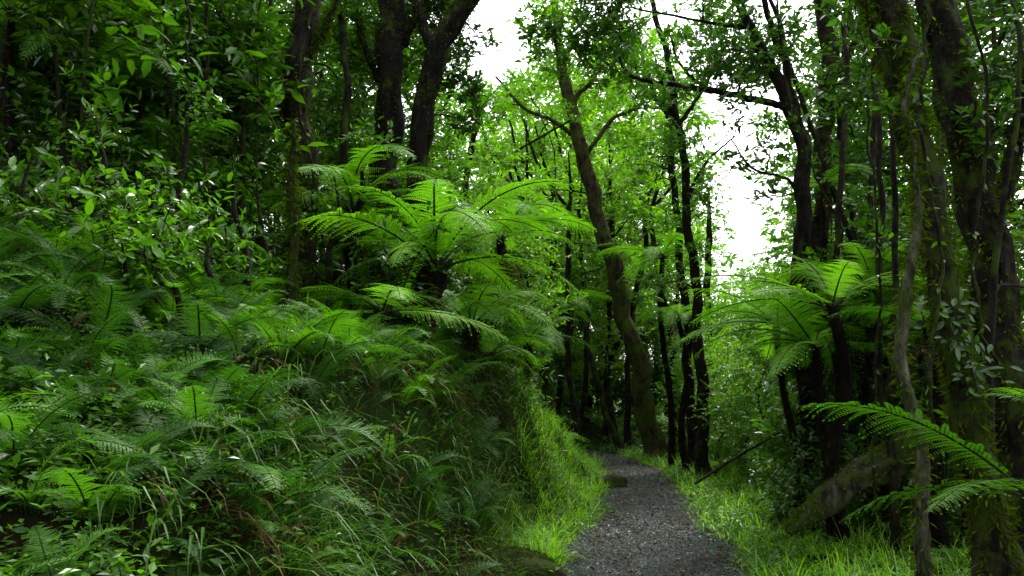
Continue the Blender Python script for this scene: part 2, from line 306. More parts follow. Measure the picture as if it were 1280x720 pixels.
# ------------------------------------------------------------------ fern fronds
PN = (LO[0]*np.array([1, 1.7, .8]), LO[1])
def frond_mesh(name, leafm, a0, bend, wid=.2, pairs=26, lacy=True, twist=0., dens=1.1):
    mb = MB(); ts = np.linspace(0, 1, 40); th = a0-bend*ts**1.2
    P = np.zeros((40, 3)); P[1:, 0] = np.cumsum(np.cos(th[:-1]))/39; P[1:, 2] = np.cumsum(np.sin(th[:-1]))/39; P[:, 1] = twist*ts**2
    mb.add(*tube(P[::3], np.linspace(.009, .002, len(P[::3])), 4), 1)
    T = norm(np.gradient(P, axis=0)); Nn = norm(np.cross(T, np.array([0, -1., 0])))
    Nn = np.where(Nn[:, 2:3] < 0, -Nn, Nn) if abs(a0) < 1 else Nn
    tp = np.linspace(.14, .99, pairs); gap = .85/pairs
    pos = []; dr = []; up = []; sz = []
    for q, t in enumerate(tp):
        i = t*39; i0 = min(38, int(i)); f = i-i0
        p = P[i0]*(1-f)+P[i0+1]*f; tt = T[i0]; nn = Nn[i0]
        s_ = (t-.14)/.86; ln = wid*(min(1, .45+2.2*s_))*(1-s_**2.2)**.8+.012
        for sg in (-1, 1):
            sd = np.array([0, sg, 0.]); sweep = .25+.6*s_
            d = norm(sd+tt*(sweep+random.uniform(-.08, .08))+nn*(.10+random.uniform(-.14, .14))); l = ln*random.uniform(.8, 1.12)
            if lacy:
                pl0 = min(gap*.60, l*.3); k = max(3, int(dens*l/(pl0*.6))); pd = norm(np.cross(nn, d)); dz = random.uniform(.2, .5)
                for j in range(k):
                    v = (j+.4)/k; pl = pl0*(1-v**2.2*.8); pp = p+d*l*v-nn*l*dz*v*v
                    for s2 in (-1, 1):
                        pos.append(pp); dr.append(pd*s2+d*.45-nn*.12); up.append(nn+random.uniform(-.12, .12)); sz.append(pl)
                pos.append(p+d*l*.93-nn*l*dz*.87); dr.append(d-nn*.5); up.append(nn); sz.append(pl0*.8)
            else:
                pos.append(p); dr.append(d-nn*.08); up.append(nn); sz.append(l)
    pos, dr, up, sz = map(np.array, (pos, dr, up, sz))
    tm = PN if lacy else (HI[0]*np.array([1, .55, 1]), HI[1])
    inst(mb, tm, pos, dr, up, sz); return mb.mesh(name, [M[leafm], M['stem']])
FR = {}
ARCH = ((42, 105, .06), (34, 90, -.14), (50, 125, .14), (28, 78, .05)); FLAT = ((22, 60, .05), (12, 52, -.1), (30, 88, .14), (5, 42, -.05))
for key, lm, sh in (('tree', 'fern', ARCH), ('treeb', 'fern_bright', ARCH), ('flat', 'fern', FLAT), ('flatb', 'fern_bright', FLAT)):
    FR[key] = [frond_mesh('tree_fern_frond', lm, R(a), R(b), random.uniform(.19, .235), 25, True, tw) for a, b, tw in sh]
FR['lacy'] = [frond_mesh('lacy_frond', 'fern', R(a), R(b), .2, 20, True, tw) for a, b, tw in ((55, 90, .05), (60, 120, -.08), (45, 75, .1))]
FR['lacyd'] = [frond_mesh('lacy_dark_frond', 'fern_dark', R(a), R(b), .2, 20, True, tw) for a, b, tw in ((55, 90, .05), (60, 120, -.08), (45, 75, .1))]
FR['sword'] = [frond_mesh('sword_frond', 'fern', R(a), R(b), .11, 32, False, tw) for a, b, tw in ((60, 95, .08), (55, 125, -.06), (50, 80, -.12))]
FR['swordb'] = [frond_mesh('sword_bright_frond', 'fern_bright', R(a), R(b), .15, 24, False, tw) for a, b, tw in ((30, 75, .08), (25, 60, -.06), (35, 70, -.05))]
FR['dead'] = [frond_mesh('dead_frond', 'dead', R(-40), R(45), .08, 14, True, .05)]
def fronds(root, loc, kind, n, L, tilt=0., az0=None, spread=6.283, pj=.32, lift=.3):
    az0 = random.uniform(0, 6.28) if az0 is None else az0
    for i in range(n):
        az = az0+(i*2.39996 if spread > 6 else spread*(i/(max(1, n-1))-.5))+random.uniform(-.3, .3)
        pit = tilt+random.uniform(-pj, pj)+(lift if i % 3 == 0 else 0)
        put('frond', random.choice(FR[kind]), root, loc, (random.uniform(-.4, .4), -pit, az), L*random.uniform(.65, 1.18))
def tree_fern(px, py, D, L, n, label, bpx=None, kind='tree', r=.1, tilt=.05, az0=None, spread=6.283, group=None, dead=3):
    c = at(px, py, D); bx = (bpx if bpx is not None else px); b = np.array([(bx-640)/F*D, D, 0]); b[2] = gz(b[0], b[1])
    if c[2]-b[2] < .12: c[2] = b[2]+.12
    t = thing('tree_fern', label, 'tree fern', b, group); h = c[2]-b[2]
    P = catmull([b-[0, 0, .12], b+(c-b)*.3+np.array([random.uniform(-.06, .06)*h, 0, 0]), b+(c-b)*.7+np.array([random.uniform(-.05, .05)*h, 0, 0]), c], 8)
    rad = np.linspace(r*1.25, r*.8, len(P)); m = MB(); m.add(*tube(P, rad, 14, .12, int(px)))
    k = int(300+500*h); i = rng.integers(0, len(P), k); d = norm(rv(k)*np.array([1, 1, .2])); inst(m, (LO[0]*[1, .25, 1], LO[1]), P[i]+d*rad[i][:, None]*.9+.03*rv(k)*[0, 0, 1], d*.5+UP*rng.uniform(-.6, 1, k)[:, None], d, rng.uniform(.04, .12, k)*min(1, r/.09))
    put('trunk', m.mesh('trunk', [M['fibre']], False, b), t)
    fronds(t, c-b, kind, n, L, tilt, az0, spread, lift=.3 if kind[:4] != 'flat' else .15)
    for i in range(dead): put('dead_frond', FR['dead'][0], t, c-b-[0, 0, .05], (0, random.uniform(-.1, .3), random.uniform(0, 6.28)), L*.55)
    return t
def ground_fern(x, y, L, n, label, kind='lacy', group=None, tilt=0., az0=None, spread=6.283, dz=0):
    t = thing('fern', label, 'fern', (x, y, gz(x, y)-.02+dz), group); fronds(t, (0, 0, 0), kind, n, L, tilt, az0, spread); return t
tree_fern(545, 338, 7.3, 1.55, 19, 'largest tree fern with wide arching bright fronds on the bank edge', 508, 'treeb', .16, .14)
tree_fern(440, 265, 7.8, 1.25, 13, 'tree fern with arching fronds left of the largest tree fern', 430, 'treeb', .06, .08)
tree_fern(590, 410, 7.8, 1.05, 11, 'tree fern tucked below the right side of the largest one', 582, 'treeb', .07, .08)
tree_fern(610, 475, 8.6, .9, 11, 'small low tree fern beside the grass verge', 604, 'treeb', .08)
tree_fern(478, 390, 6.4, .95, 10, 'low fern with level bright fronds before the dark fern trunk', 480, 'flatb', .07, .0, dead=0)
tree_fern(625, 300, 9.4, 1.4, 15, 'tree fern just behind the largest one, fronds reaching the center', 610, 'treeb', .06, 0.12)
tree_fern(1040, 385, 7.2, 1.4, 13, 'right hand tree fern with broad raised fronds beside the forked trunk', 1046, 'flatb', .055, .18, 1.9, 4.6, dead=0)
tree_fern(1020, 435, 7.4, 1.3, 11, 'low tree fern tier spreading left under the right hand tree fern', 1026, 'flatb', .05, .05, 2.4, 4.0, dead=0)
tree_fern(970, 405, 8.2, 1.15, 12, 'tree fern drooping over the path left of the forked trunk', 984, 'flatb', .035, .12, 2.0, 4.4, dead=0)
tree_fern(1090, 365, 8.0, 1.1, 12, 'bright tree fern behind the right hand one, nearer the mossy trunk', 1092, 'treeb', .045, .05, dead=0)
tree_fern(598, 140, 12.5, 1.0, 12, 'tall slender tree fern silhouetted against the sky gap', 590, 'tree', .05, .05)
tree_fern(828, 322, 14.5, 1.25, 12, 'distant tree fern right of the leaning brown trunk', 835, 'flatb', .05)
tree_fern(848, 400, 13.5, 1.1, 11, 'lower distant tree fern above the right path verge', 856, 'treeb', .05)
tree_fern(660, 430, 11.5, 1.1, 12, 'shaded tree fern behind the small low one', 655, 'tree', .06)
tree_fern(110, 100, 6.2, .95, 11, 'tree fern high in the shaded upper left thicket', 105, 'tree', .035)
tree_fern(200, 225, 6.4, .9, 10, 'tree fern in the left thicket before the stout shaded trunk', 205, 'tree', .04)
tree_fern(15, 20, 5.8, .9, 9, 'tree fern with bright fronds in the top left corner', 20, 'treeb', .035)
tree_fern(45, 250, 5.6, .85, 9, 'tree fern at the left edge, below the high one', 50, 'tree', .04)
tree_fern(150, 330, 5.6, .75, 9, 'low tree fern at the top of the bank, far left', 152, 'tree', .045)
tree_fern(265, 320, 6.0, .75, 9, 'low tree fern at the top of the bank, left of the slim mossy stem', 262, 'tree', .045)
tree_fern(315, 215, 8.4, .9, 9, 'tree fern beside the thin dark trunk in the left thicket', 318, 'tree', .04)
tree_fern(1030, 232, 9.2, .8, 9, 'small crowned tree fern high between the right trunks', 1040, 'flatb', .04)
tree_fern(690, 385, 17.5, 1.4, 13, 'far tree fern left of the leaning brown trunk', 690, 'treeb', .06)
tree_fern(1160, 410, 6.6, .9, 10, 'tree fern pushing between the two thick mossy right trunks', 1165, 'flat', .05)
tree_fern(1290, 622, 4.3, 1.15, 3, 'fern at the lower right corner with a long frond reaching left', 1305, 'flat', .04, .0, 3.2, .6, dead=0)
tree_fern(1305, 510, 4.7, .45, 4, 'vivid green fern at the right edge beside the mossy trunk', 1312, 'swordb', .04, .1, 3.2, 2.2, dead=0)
# ferns over the left bank
pts = []
def zone(px, py):
    h = 'low on the bank face' if py > 560 else ('halfway up the bank' if py > 450 else 'high on the shaded slope')
    c = ('at the far left', 'left of the slim mossy stem', 'around the slim mossy stem', 'below the largest tree fern', 'near the grass verge')[int(np.searchsorted([150, 300, 420, 560], px))]
    return h, c
tries = 0
while len(pts) < 262 and tries < 24000:
    tries += 1; D = 1.9+6.6*random.random()**1.05; px = random.uniform(-60, 600); x = (px-640)/F*D
    tl = float(-(x-cx(D))-hw(D))
    if tl < .15 or tl > 3.2: continue
    if any((x-a)**2+(D-b)**2 < (.12+.017*D)**2 for a, b in pts): continue
    pts.append((x, D)); p = (x, D, gz(x, D)); q = proj(p); L = random.uniform(.28, .60)*np.interp(D, [1.9, 3.5], [.65, 1])
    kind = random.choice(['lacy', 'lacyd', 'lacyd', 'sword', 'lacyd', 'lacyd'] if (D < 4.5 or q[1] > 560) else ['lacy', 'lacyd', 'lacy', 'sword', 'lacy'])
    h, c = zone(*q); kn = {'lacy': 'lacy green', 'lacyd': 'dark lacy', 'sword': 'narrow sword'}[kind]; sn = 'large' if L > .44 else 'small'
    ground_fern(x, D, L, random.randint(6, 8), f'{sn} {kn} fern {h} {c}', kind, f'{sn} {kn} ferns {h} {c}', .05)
for i in range(36):
    D = random.uniform(5.2, 11); px = random.uniform(890, 1270); x = (px-640)/F*D
    if x-cx(D)-hw(D) < .6 or (940 < px < 1230 and D < 7.6): continue
    kind = random.choice(['lacy', 'sword', 'lacyd']); kn = {'lacy': 'lacy green', 'lacyd': 'dark lacy', 'sword': 'narrow sword'}[kind]
    w = 'near the path' if x-cx(D) < 2.4 else ('under the thick mossy trunks' if px > 1100 else 'under the forked trunk')
    ground_fern(x, D, random.uniform(.4, .7), 8, f'{kn} fern in right undergrowth {w}', kind, f'{kn} ferns right {w}')
for px, D, L in [(1000, 6.3, .22), (1130, 6.0, .28), (1185, 5.8, .36), (1085, 5.3, .22)]:
    ground_fern((px-640)/F*D, D, L, 8, 'fern growing along the near side of the fallen log', 'lacy', 'ferns before the fallen log')
for i in range(26):
    D = random.uniform(15, 22); px = random.uniform(590, 900); x = (px-640)/F*D
    if abs(x-cx(D)) < 1.3: continue
    w = 'left of' if px < 800 else 'right of'
    ground_fern(x, D, random.uniform(.7, 1.2), 7, f'fern in the far undergrowth {w} the leaning brown trunk', 'flatb', f'far ferns {w} the leaning trunk', .3)
for px, D, L in [(672, 13.6, .7), (690, 15, .9), (668, 16.4, 1.0), (712, 17.0, .8), (845, 16.6, .7), (868, 15.0, .7), (640, 14.4, .9), (700, 18.8, 1.0)]:
    x = (px-640)/F*D
    if abs(x-cx(D))-hw(D) < .25: continue
    ground_fern(x, D, L, 8, 'bright fern growing out of the grass verge near the path bend', 'treeb', 'bright ferns near the path bend', .1)
# ------------------------------------------------------------------ trees
def tree(label, trunk, D, limbs=(), regions=(), bark='bark', leaf='canopy', ls=.1, tm=LO, moss=0, cat='tree', top=1.6, bump=.10, group=None):
    def P3(l): return [at(q[0], q[1], q[3] if len(q) > 3 else D) for q in l]
    P = P3(trunk); Rr = [q[2]/2*D/F*.86 for q in trunk]
    if top and trunk[0][1] < 5:
        d = P[0]-P[1]; d = d/np.linalg.norm(d); P.insert(0, P[0]+d*top); Rr.insert(0, Rr[0]*.75)
    elif not top: Rr[0] *= .35
    b = P[-1].copy(); g = gz(b[0], b[1])
    if b[2] > g+.05: P.append(np.array([b[0]+(P[-1]-P[-2])[0]*.2, b[1], g-.1])); Rr.append(Rr[-1]*1.15)
    b = P[-1].copy(); b[2] = gz(b[0], b[1])
    t = thing('tree', label, cat, b, group)
    C = catmull(P, 13); rad = np.interp(np.linspace(0, len(Rr)-1, len(C)), range(len(Rr)), Rr)
    hgt = C[:, 2]-b[2]; rad = rad*(1+.45*np.exp(-np.clip(hgt, 0, 9)/.15))
    C = C+np.stack([nz(C[:, 2]*1.7, C[:, 1]+C[:, 0]), nz(C[:, 2]*1.3+4, C[:, 0]), 0*C[:, 2]], -1)*(rad[:, None]*.3+.03)
    m = MB(); m.add(*tube(C, rad, 20 if Rr[-1] > .06 else 8, bump, int(trunk[0][0])+7))
    put('trunk', m.mesh('trunk', [M[bark]], True, b), t)
    sk = [(p, r) for p, r in zip(C, rad)]; LC = [(C, rad)]
    for l in limbs:
        Q = P3(l); q0 = min(sk, key=lambda s: np.linalg.norm(s[0]-Q[0])); Q[0] = q0[0]
        Lr = [q[2]/2*D/F*.9 for q in l]; c = catmull(Q, 8); rd = np.interp(np.linspace(0, len(Lr)-1, len(c)), range(len(Lr)), Lr)
        c = c+rv(len(c))*rd[:, None]*.3; c[0] = q0[0]
        m = MB(); m.add(*tube(c, rd, 9, bump, len(sk))); put('branch', m.mesh('branch', [M[bark]], True, b), t); sk += list(zip(c, rd)); LC.append((c, rd))
    cr = MB(); nb = 0
    for (x0, y0, x1, y1, D0, D1, n, rr, nl) in regions:
        for i in range(n):
            C0 = at(random.uniform(x0, x1), random.uniform(y0, y1), random.uniform(D0, D1)); r_ = rr*random.uniform(.65, 1.3)
            C0[2] = max(C0[2], gz(C0[0], C0[1])+.4)
            q0 = min(sk, key=lambda s: np.linalg.norm(s[0]-C0)+1.2*max(0, s[0][2]-C0[2]))
            v = C0-q0[0]; ln = np.linalg.norm(v); r0 = min(q0[1]*.7, .008+.011*ln)
            c = catmull([q0[0], q0[0]+v*.35+np.array([0, 0, .1*ln])+rv(1)[0]*.05*ln, q0[0]+v*.7+np.array([0, 0, .08*ln])+rv(1)[0]*.05*ln, C0], 4)
            rd = np.linspace(r0, .005, len(c))
            if ln > .75 and nb < 14:
                nb += 1; mm = MB(); mm.add(*tube(c, rd, 6, .05, i)); put('branch', mm.mesh('branch', [M[bark]], True, b), t)
            else: cr.add(*tube(c, rd, 5), 1)
            sk += list(zip(c, rd)); clump(cr, C0, r_, nl*(r_/rr)**2, ls, tm)
    if cr.n: put('crown', cr.mesh('crown', [M[leaf], M[bark]], False, b), t)
    if moss:
        mm = MB()
        for c, rd in LC:
            k = int(moss*len(c)/len(C)); i = rng.integers(0, len(c)-1, k); f = rng.random(k)[:, None]
            pp = c[i]*(1-f)+c[i+1]*f; T = norm(c[i+1]-c[i]); d = rv(k); d = norm(d-T*np.sum(d*T, -1, keepdims=True))
            keep = nz(pp[:, 2]*2.2+d[:, 0]*1.1, pp[:, 0]*3+d[:, 1]*1.2, 1.5) > .0; pp = pp[keep]; d = d[keep]; k = len(pp)
            inst(mm, (LO[0]*[1, .55, 1], LO[1]), pp+d*rd[i][keep][:, None]*1.0, d+.6*rv(k)-UP*.5, UP+.6*rv(k), rng.uniform(.018, .08, k))
        put('moss', mm.mesh('moss', [M['moss']], False, b), t)
# right side
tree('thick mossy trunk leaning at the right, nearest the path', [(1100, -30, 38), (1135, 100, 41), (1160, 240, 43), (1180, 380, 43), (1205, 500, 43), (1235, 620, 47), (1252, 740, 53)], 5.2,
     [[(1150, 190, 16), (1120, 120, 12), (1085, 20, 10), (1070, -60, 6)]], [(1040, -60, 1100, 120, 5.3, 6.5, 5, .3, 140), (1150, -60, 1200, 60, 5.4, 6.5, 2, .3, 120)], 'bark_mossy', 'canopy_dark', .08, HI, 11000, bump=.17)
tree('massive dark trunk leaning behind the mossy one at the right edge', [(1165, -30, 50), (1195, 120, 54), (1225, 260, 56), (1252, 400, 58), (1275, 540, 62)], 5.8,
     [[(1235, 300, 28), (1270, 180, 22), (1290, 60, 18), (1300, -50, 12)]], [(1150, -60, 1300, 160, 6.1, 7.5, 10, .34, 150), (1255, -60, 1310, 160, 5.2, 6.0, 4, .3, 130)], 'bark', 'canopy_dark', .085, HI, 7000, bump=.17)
tree('slim crooked lichen covered trunk before the mossy one', [(1143, 185, 10), (1146, 300, 15), (1126, 420, 17), (1146, 560, 18), (1158, 715, 20)], 4.7,
     [[(1143, 190, 8), (1130, 130, 6), (1150, 60, 4)]], [(1085, 40, 1140, 130, 4.7, 5.2, 2, .18, 60)], 'lichen', 'canopy', .07, HI, 1800, top=0, bump=.16)
tree('forked trunk with a long level branch reaching over the path', [(915, -30, 10), (935, 30, 14), (970, 95, 18), (1000, 170, 21), (1003, 260, 22), (1000, 350, 24), (1006, 450, 26), (1006, 560, 30)], 9,
     [[(985, 135, 11), (940, 124, 10), (880, 112, 9), (820, 102, 7), (785, 92, 5), (770, 60, 4)], [(998, 165, 12), (985, 90, 11), (960, 20, 9), (945, -40, 7)], [(880, 112, 6), (850, 80, 4), (835, 30, 3)], [(1003, 250, 7), (985, 225, 5), (940, 210, 3), (915, 175, 2)], [(940, 35, 7), (870, 25, 4), (790, 10, 3)]],
     [(740, -60, 990, 85, 8.4, 10.8, 32, .38, 185), (855, 0, 980, 120, 8.4, 10.5, 14, .34, 150), (665, -60, 780, 75, 8.4, 10.5, 15, .36, 170), (770, 80, 900, 125, 8.5, 9.5, 6, .22, 80), (885, 120, 985, 260, 8.6, 9.2, 12, .2, 45)], 'bark_black', 'canopy', .085)
tree('straight dark trunk just right of the forked one', [(1030, -20, 22), (1034, 120, 24), (1028, 220, 24), (1020, 330, 26), (1014, 480, 28)], 10,
     [[(1033, 110, 12), (1070, 50, 9), (1100, -30, 6)]], [(995, -60, 1130, 220, 9.6, 11.5, 22, .4, 180), (1015, 220, 1110, 400, 9.8, 11, 13, .35, 160)], 'bark', 'canopy', .1)
tree('thin bent sapling trunk crossing behind the forked trunk', [(955, -20, 6), (985, 70, 7), (1015, 160, 8), (1045, 250, 8), (1075, 330, 9), (1085, 430, 10)], 9.6, (), [(930, -40, 1000, 60, 9.4, 10, 3, .3, 100)], 'bark', 'canopy', .09)
tree('twisted slim tree standing left of the sky gap', [(812, -20, 7), (830, 60, 9), (848, 150, 11), (858, 250, 12), (870, 370, 14), (876, 470, 16)], 13,
     [[(850, 160, 7), (880, 110, 5), (905, 60, 4)], [(845, 140, 7), (805, 110, 5), (790, 60, 4)], [(858, 250, 6), (885, 200, 4), (920, 170, 2)]], [(760, -20, 900, 120, 12, 14, 16, .42, 150), (795, 160, 880, 360, 12.5, 13.5, 13, .34, 120)], 'bark_black', 'canopy', .11)
tree('slim upright tree beside the twisted slim one', [(838, 60, 6), (838, 160, 9), (845, 260, 10), (856, 380, 12), (862, 480, 14)], 14.5, [[(838, 150, 6), (810, 100, 5), (800, 50, 3)]], [(775, 130, 860, 320, 14, 15.5, 11, .48, 130)], 'bark_black', 'far_leaf', .12, top=0)
tree('broken dead stub standing in the sky gap', [(886, 240, 8), (886, 300, 9), (884, 400, 11)], 18, (), (), 'bark_black', top=0)
# centre
tree('leaning brown trunk beside the bend of the path', [(690, -20, 11), (698, 50, 14), (708, 110, 17), (725, 180, 20), (745, 260, 22), (765, 330, 23), (785, 410, 25), (800, 470, 26), (814, 545, 30)], 16.5,
     [[(722, 175, 7), (690, 150, 6), (655, 135, 5), (620, 95, 3)], [(730, 200, 7), (765, 150, 6), (800, 130, 5), (815, 80, 3)], [(715, 130, 7), (745, 90, 6), (760, 20, 4)]],
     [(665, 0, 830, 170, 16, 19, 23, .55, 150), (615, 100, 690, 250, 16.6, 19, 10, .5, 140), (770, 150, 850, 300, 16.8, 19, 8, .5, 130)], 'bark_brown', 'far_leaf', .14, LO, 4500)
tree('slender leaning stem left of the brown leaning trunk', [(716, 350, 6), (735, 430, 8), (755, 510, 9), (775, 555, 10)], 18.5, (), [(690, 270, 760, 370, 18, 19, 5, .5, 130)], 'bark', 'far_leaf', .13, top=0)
for q, (a, b_, w, D) in enumerate([(668, 655, 8, 16), (682, 692, 10, 17.5), (770, 758, 8, 20), (826, 842, 8, 18), (646, 664, 9, 18.5), (700, 720, 8, 17), (735, 725, 7, 19), (800, 785, 8, 19)]):
    tree('slim dark background trunk among the ferns by the path bend', [(a+random.randint(-22, 22), 150+8*q, w*.6), (a+random.randint(-20, 20), 280, w*.9), ((a+b_)/2+random.randint(-14, 14), 420, w), (b_, 530, w*1.2)], D, [[(a, 260, 5), (a+random.choice([-1, 1])*30, 200, 4), (a+random.choice([-1, 1])*45, 150, 3)]], [(a-50, 190, a+50, 360, D-.5, D+1.5, 6, .5, 110)], 'bark_black', 'far_leaf', .14, top=0, group='slim trunks by the path bend')
# left side
tree('tall straight mossy trunk above the left bank', [(380, -20, 36), (377, 100, 38), (374, 200, 38), (379, 300, 40), (386, 400, 42), (388, 455, 46)], 7.6,
     [[(376, 120, 12), (340, 60, 9, 8.2), (300, -20, 6, 8.6)], [(377, 90, 10), (410, 30, 8), (430, -40, 6)]], [(240, -60, 325, 190, 7.4, 9.5, 18, .36, 160), (425, -60, 465, 150, 8.2, 9.5, 8, .32, 140), (330, -60, 440, 160, 8.6, 9.8, 10, .36, 160)], 'bark', 'canopy', .09, LO, 8000)
tree('dark upright trunk behind the fern crowns, left of the pair', [(490, -20, 42), (487, 80, 40), (485, 180, 38), (480, 285, 40), (478, 380, 44)], 9.0,
     [[(487, 80, 18), (515, 30, 15), (545, -30, 12)], [(486, 120, 12), (455, 60, 9), (440, -20, 6)]], [(420, -60, 560, 90, 9.6, 11, 20, .42, 170), (400, 120, 560, 300, 9.9, 11, 12, .38, 140)], 'bark_black', 'canopy', .1, LO, 4500)
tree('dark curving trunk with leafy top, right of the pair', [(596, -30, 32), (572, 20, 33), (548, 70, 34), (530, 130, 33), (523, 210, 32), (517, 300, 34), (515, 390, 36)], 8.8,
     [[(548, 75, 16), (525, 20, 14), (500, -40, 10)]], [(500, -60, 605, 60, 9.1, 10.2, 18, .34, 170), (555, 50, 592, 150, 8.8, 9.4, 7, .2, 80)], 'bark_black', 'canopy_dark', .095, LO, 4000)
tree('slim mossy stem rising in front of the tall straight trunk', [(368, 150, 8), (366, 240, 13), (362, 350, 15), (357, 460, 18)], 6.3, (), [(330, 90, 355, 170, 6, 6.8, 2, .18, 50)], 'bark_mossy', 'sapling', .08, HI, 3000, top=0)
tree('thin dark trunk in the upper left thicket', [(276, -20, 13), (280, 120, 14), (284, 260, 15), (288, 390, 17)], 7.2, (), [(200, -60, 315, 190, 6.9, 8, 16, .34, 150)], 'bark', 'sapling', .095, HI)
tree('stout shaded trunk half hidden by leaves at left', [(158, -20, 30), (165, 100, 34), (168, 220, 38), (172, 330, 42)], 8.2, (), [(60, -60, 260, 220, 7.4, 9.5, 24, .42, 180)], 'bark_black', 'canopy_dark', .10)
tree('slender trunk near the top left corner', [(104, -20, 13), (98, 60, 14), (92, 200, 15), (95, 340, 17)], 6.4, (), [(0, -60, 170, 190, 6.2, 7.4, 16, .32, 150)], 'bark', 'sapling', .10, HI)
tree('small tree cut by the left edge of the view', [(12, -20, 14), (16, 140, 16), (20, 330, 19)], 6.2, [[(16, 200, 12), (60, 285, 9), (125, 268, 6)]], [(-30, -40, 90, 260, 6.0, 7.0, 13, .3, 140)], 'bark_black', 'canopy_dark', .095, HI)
tree('slim leaning stem between the tall straight trunk and the pair', [(425, -20, 10), (432, 120, 11), (428, 240, 12), (415, 380, 14)], 8.5, (), [(400, 60, 465, 240, 8.8, 9.4, 8, .3, 110)], 'bark', 'sapling', .085)
for a, b_, D in [(205, 190, 6.4), (238, 262, 7.4), (318, 300, 7.0), (140, 128, 7.2), (338, 322, 8.2), (62, 48, 7.4), (180, 214, 6.8), (262, 244, 6.6)]:
    tree('thin stem rising through the left thicket', [(a, -20, 5), (a+random.randint(-15, 15), 110, 6), ((a+b_)/2+random.randint(-12, 12), 250, 8), (b_, 400, 10)], D, (), [(a-40, -40, a+(40 if a < 290 else 5), 300, D-.1, D+.6, 7, .25, 80)], 'bark', 'sapling', .085, HI, group='thin stems in the left thicket')
for a, b_, D, y0 in [(40, 62, 4.6, 190), (120, 105, 4.9, 150), (175, 192, 5.2, 210), (230, 222, 5.4, 130), (292, 300, 5.8, 200), (325, 318, 6.4, 230), (258, 280, 5.0, 270), (85, 70, 5.4, 120), (415, 420, 7.0, 220), (450, 440, 7.6, 180), (205, 240, 4.4, 290), (150, 140, 4.2, 300)]:
    tree('wiry dark sapling stem standing on the fern covered bank', [(a, y0, 6), (a+random.randint(-14, 14), y0+60, 8), ((a+b_)/2+random.randint(-12, 12), (y0+440)/2, 9), (b_, 460, 11)], D, (), [(a-30, y0-20, a+30, y0+140, D-.1, D+.35, 5, .2, 50)], 'bark_black', 'sapling', .07, HI, top=0, group='wiry stems on the bank')
for a, b_, D in [(1052, 1046, 8.4), (1088, 1100, 7.6), (1108, 1075, 8.8), (1180, 1150, 8), (1235, 1200, 7.2), (1068, 1088, 10), (1120, 1112, 6.6), (1262, 1240, 5.4)]:
    tree('thin crooked stem among the right hand trunks', [(a, -20, 6), (a+random.randint(-18, 18), 120, 8), ((a+b_)/2+random.randint(-12, 12), 300, 9), (b_, 480, 11)], D, (), [(a-30, -40, a+30, 380, D, D+.8, 7, .26, 80)], 'bark', 'canopy', .08, HI, group='thin crooked stems at right')
# generic background trees
def generic(h, seed, leaf, ls, ncl, nl, crown0=.35, wid=1.5, tr=.075):
    random.seed(seed); parts = []
    P = catmull([[0, 0, -.2]]+[[random.uniform(-.05, .05)*h, random.uniform(-.05, .05)*h, h*f] for f in (.22, .42, .6, .8, .97)], 7)
    rad = np.linspace(tr, .012, len(P))*h/8; rad[0] *= 1.4
    m = MB(); m.add(*tube(P, rad, 9, .08, seed)); parts.append(('trunk', m.mesh('trunk', [M['bark']], True)))
    cr = MB(); sk = list(zip(P, rad))
    for i in range(ncl):
        f = crown0+(1-crown0)*(i+.5)/ncl; a = i*2.4+random.uniform(-.5, .5); w = wid*math.sin(math.pi*min(1, .25+.8*(1-f)/(1-crown0)))*random.uniform(.3, 1)
        C0 = np.array([math.cos(a)*w, math.sin(a)*w, h*f+random.uniform(-.3, .3)])
        q0 = min(sk, key=lambda s: np.linalg.norm(s[0]-C0)+1.5*max(0, s[0][2]-C0[2]+.1)); v = C0-q0[0]; ln = np.linalg.norm(v)
        c = catmull([q0[0], q0[0]+v*.5+np.array([0, 0, .1*ln]), C0], 5); rd = np.linspace(min(q0[1]*.7, .01+.012*ln), .006, len(c))
        if i % 8 == 0: mm = MB(); mm.add(*tube(c, rd, 5)); parts.append(('branch', mm.mesh('branch', [M['bark']], True)))
        else: cr.add(*tube(c, rd, 4), 1)
        clump(cr, C0, random.uniform(.45, .8)*wid/1.5, nl, ls, LO)
    parts.insert(1, ('crown', cr.mesh('crown', [M[leaf], M['bark']]))); return parts
def place(kind, parts, x, y, label, cat, group, rot=None, sc=1, dz=-.02):
    t = thing(kind, label, cat, (x, y, gz(x, y)+dz), group, random.uniform(0, 6.28) if rot is None else rot, sc)
    for nme, me in parts: put(nme, me, t)
    return t
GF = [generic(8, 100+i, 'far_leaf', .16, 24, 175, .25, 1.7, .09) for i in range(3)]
GM = [generic(8, 200+i, 'canopy', .14, 28, 200, .12, 1.6) for i in range(3)]
GD = [generic(8, 300+i, 'canopy_dark', .14, 30, 200, .1, 1.8) for i in range(3)]
GS = [generic(4, 350+i, ('canopy', 'far_leaf', 'far_leaf')[i], .12, 24, 170, .06, 1.2, .06) for i in range(3)]
random.seed(5)
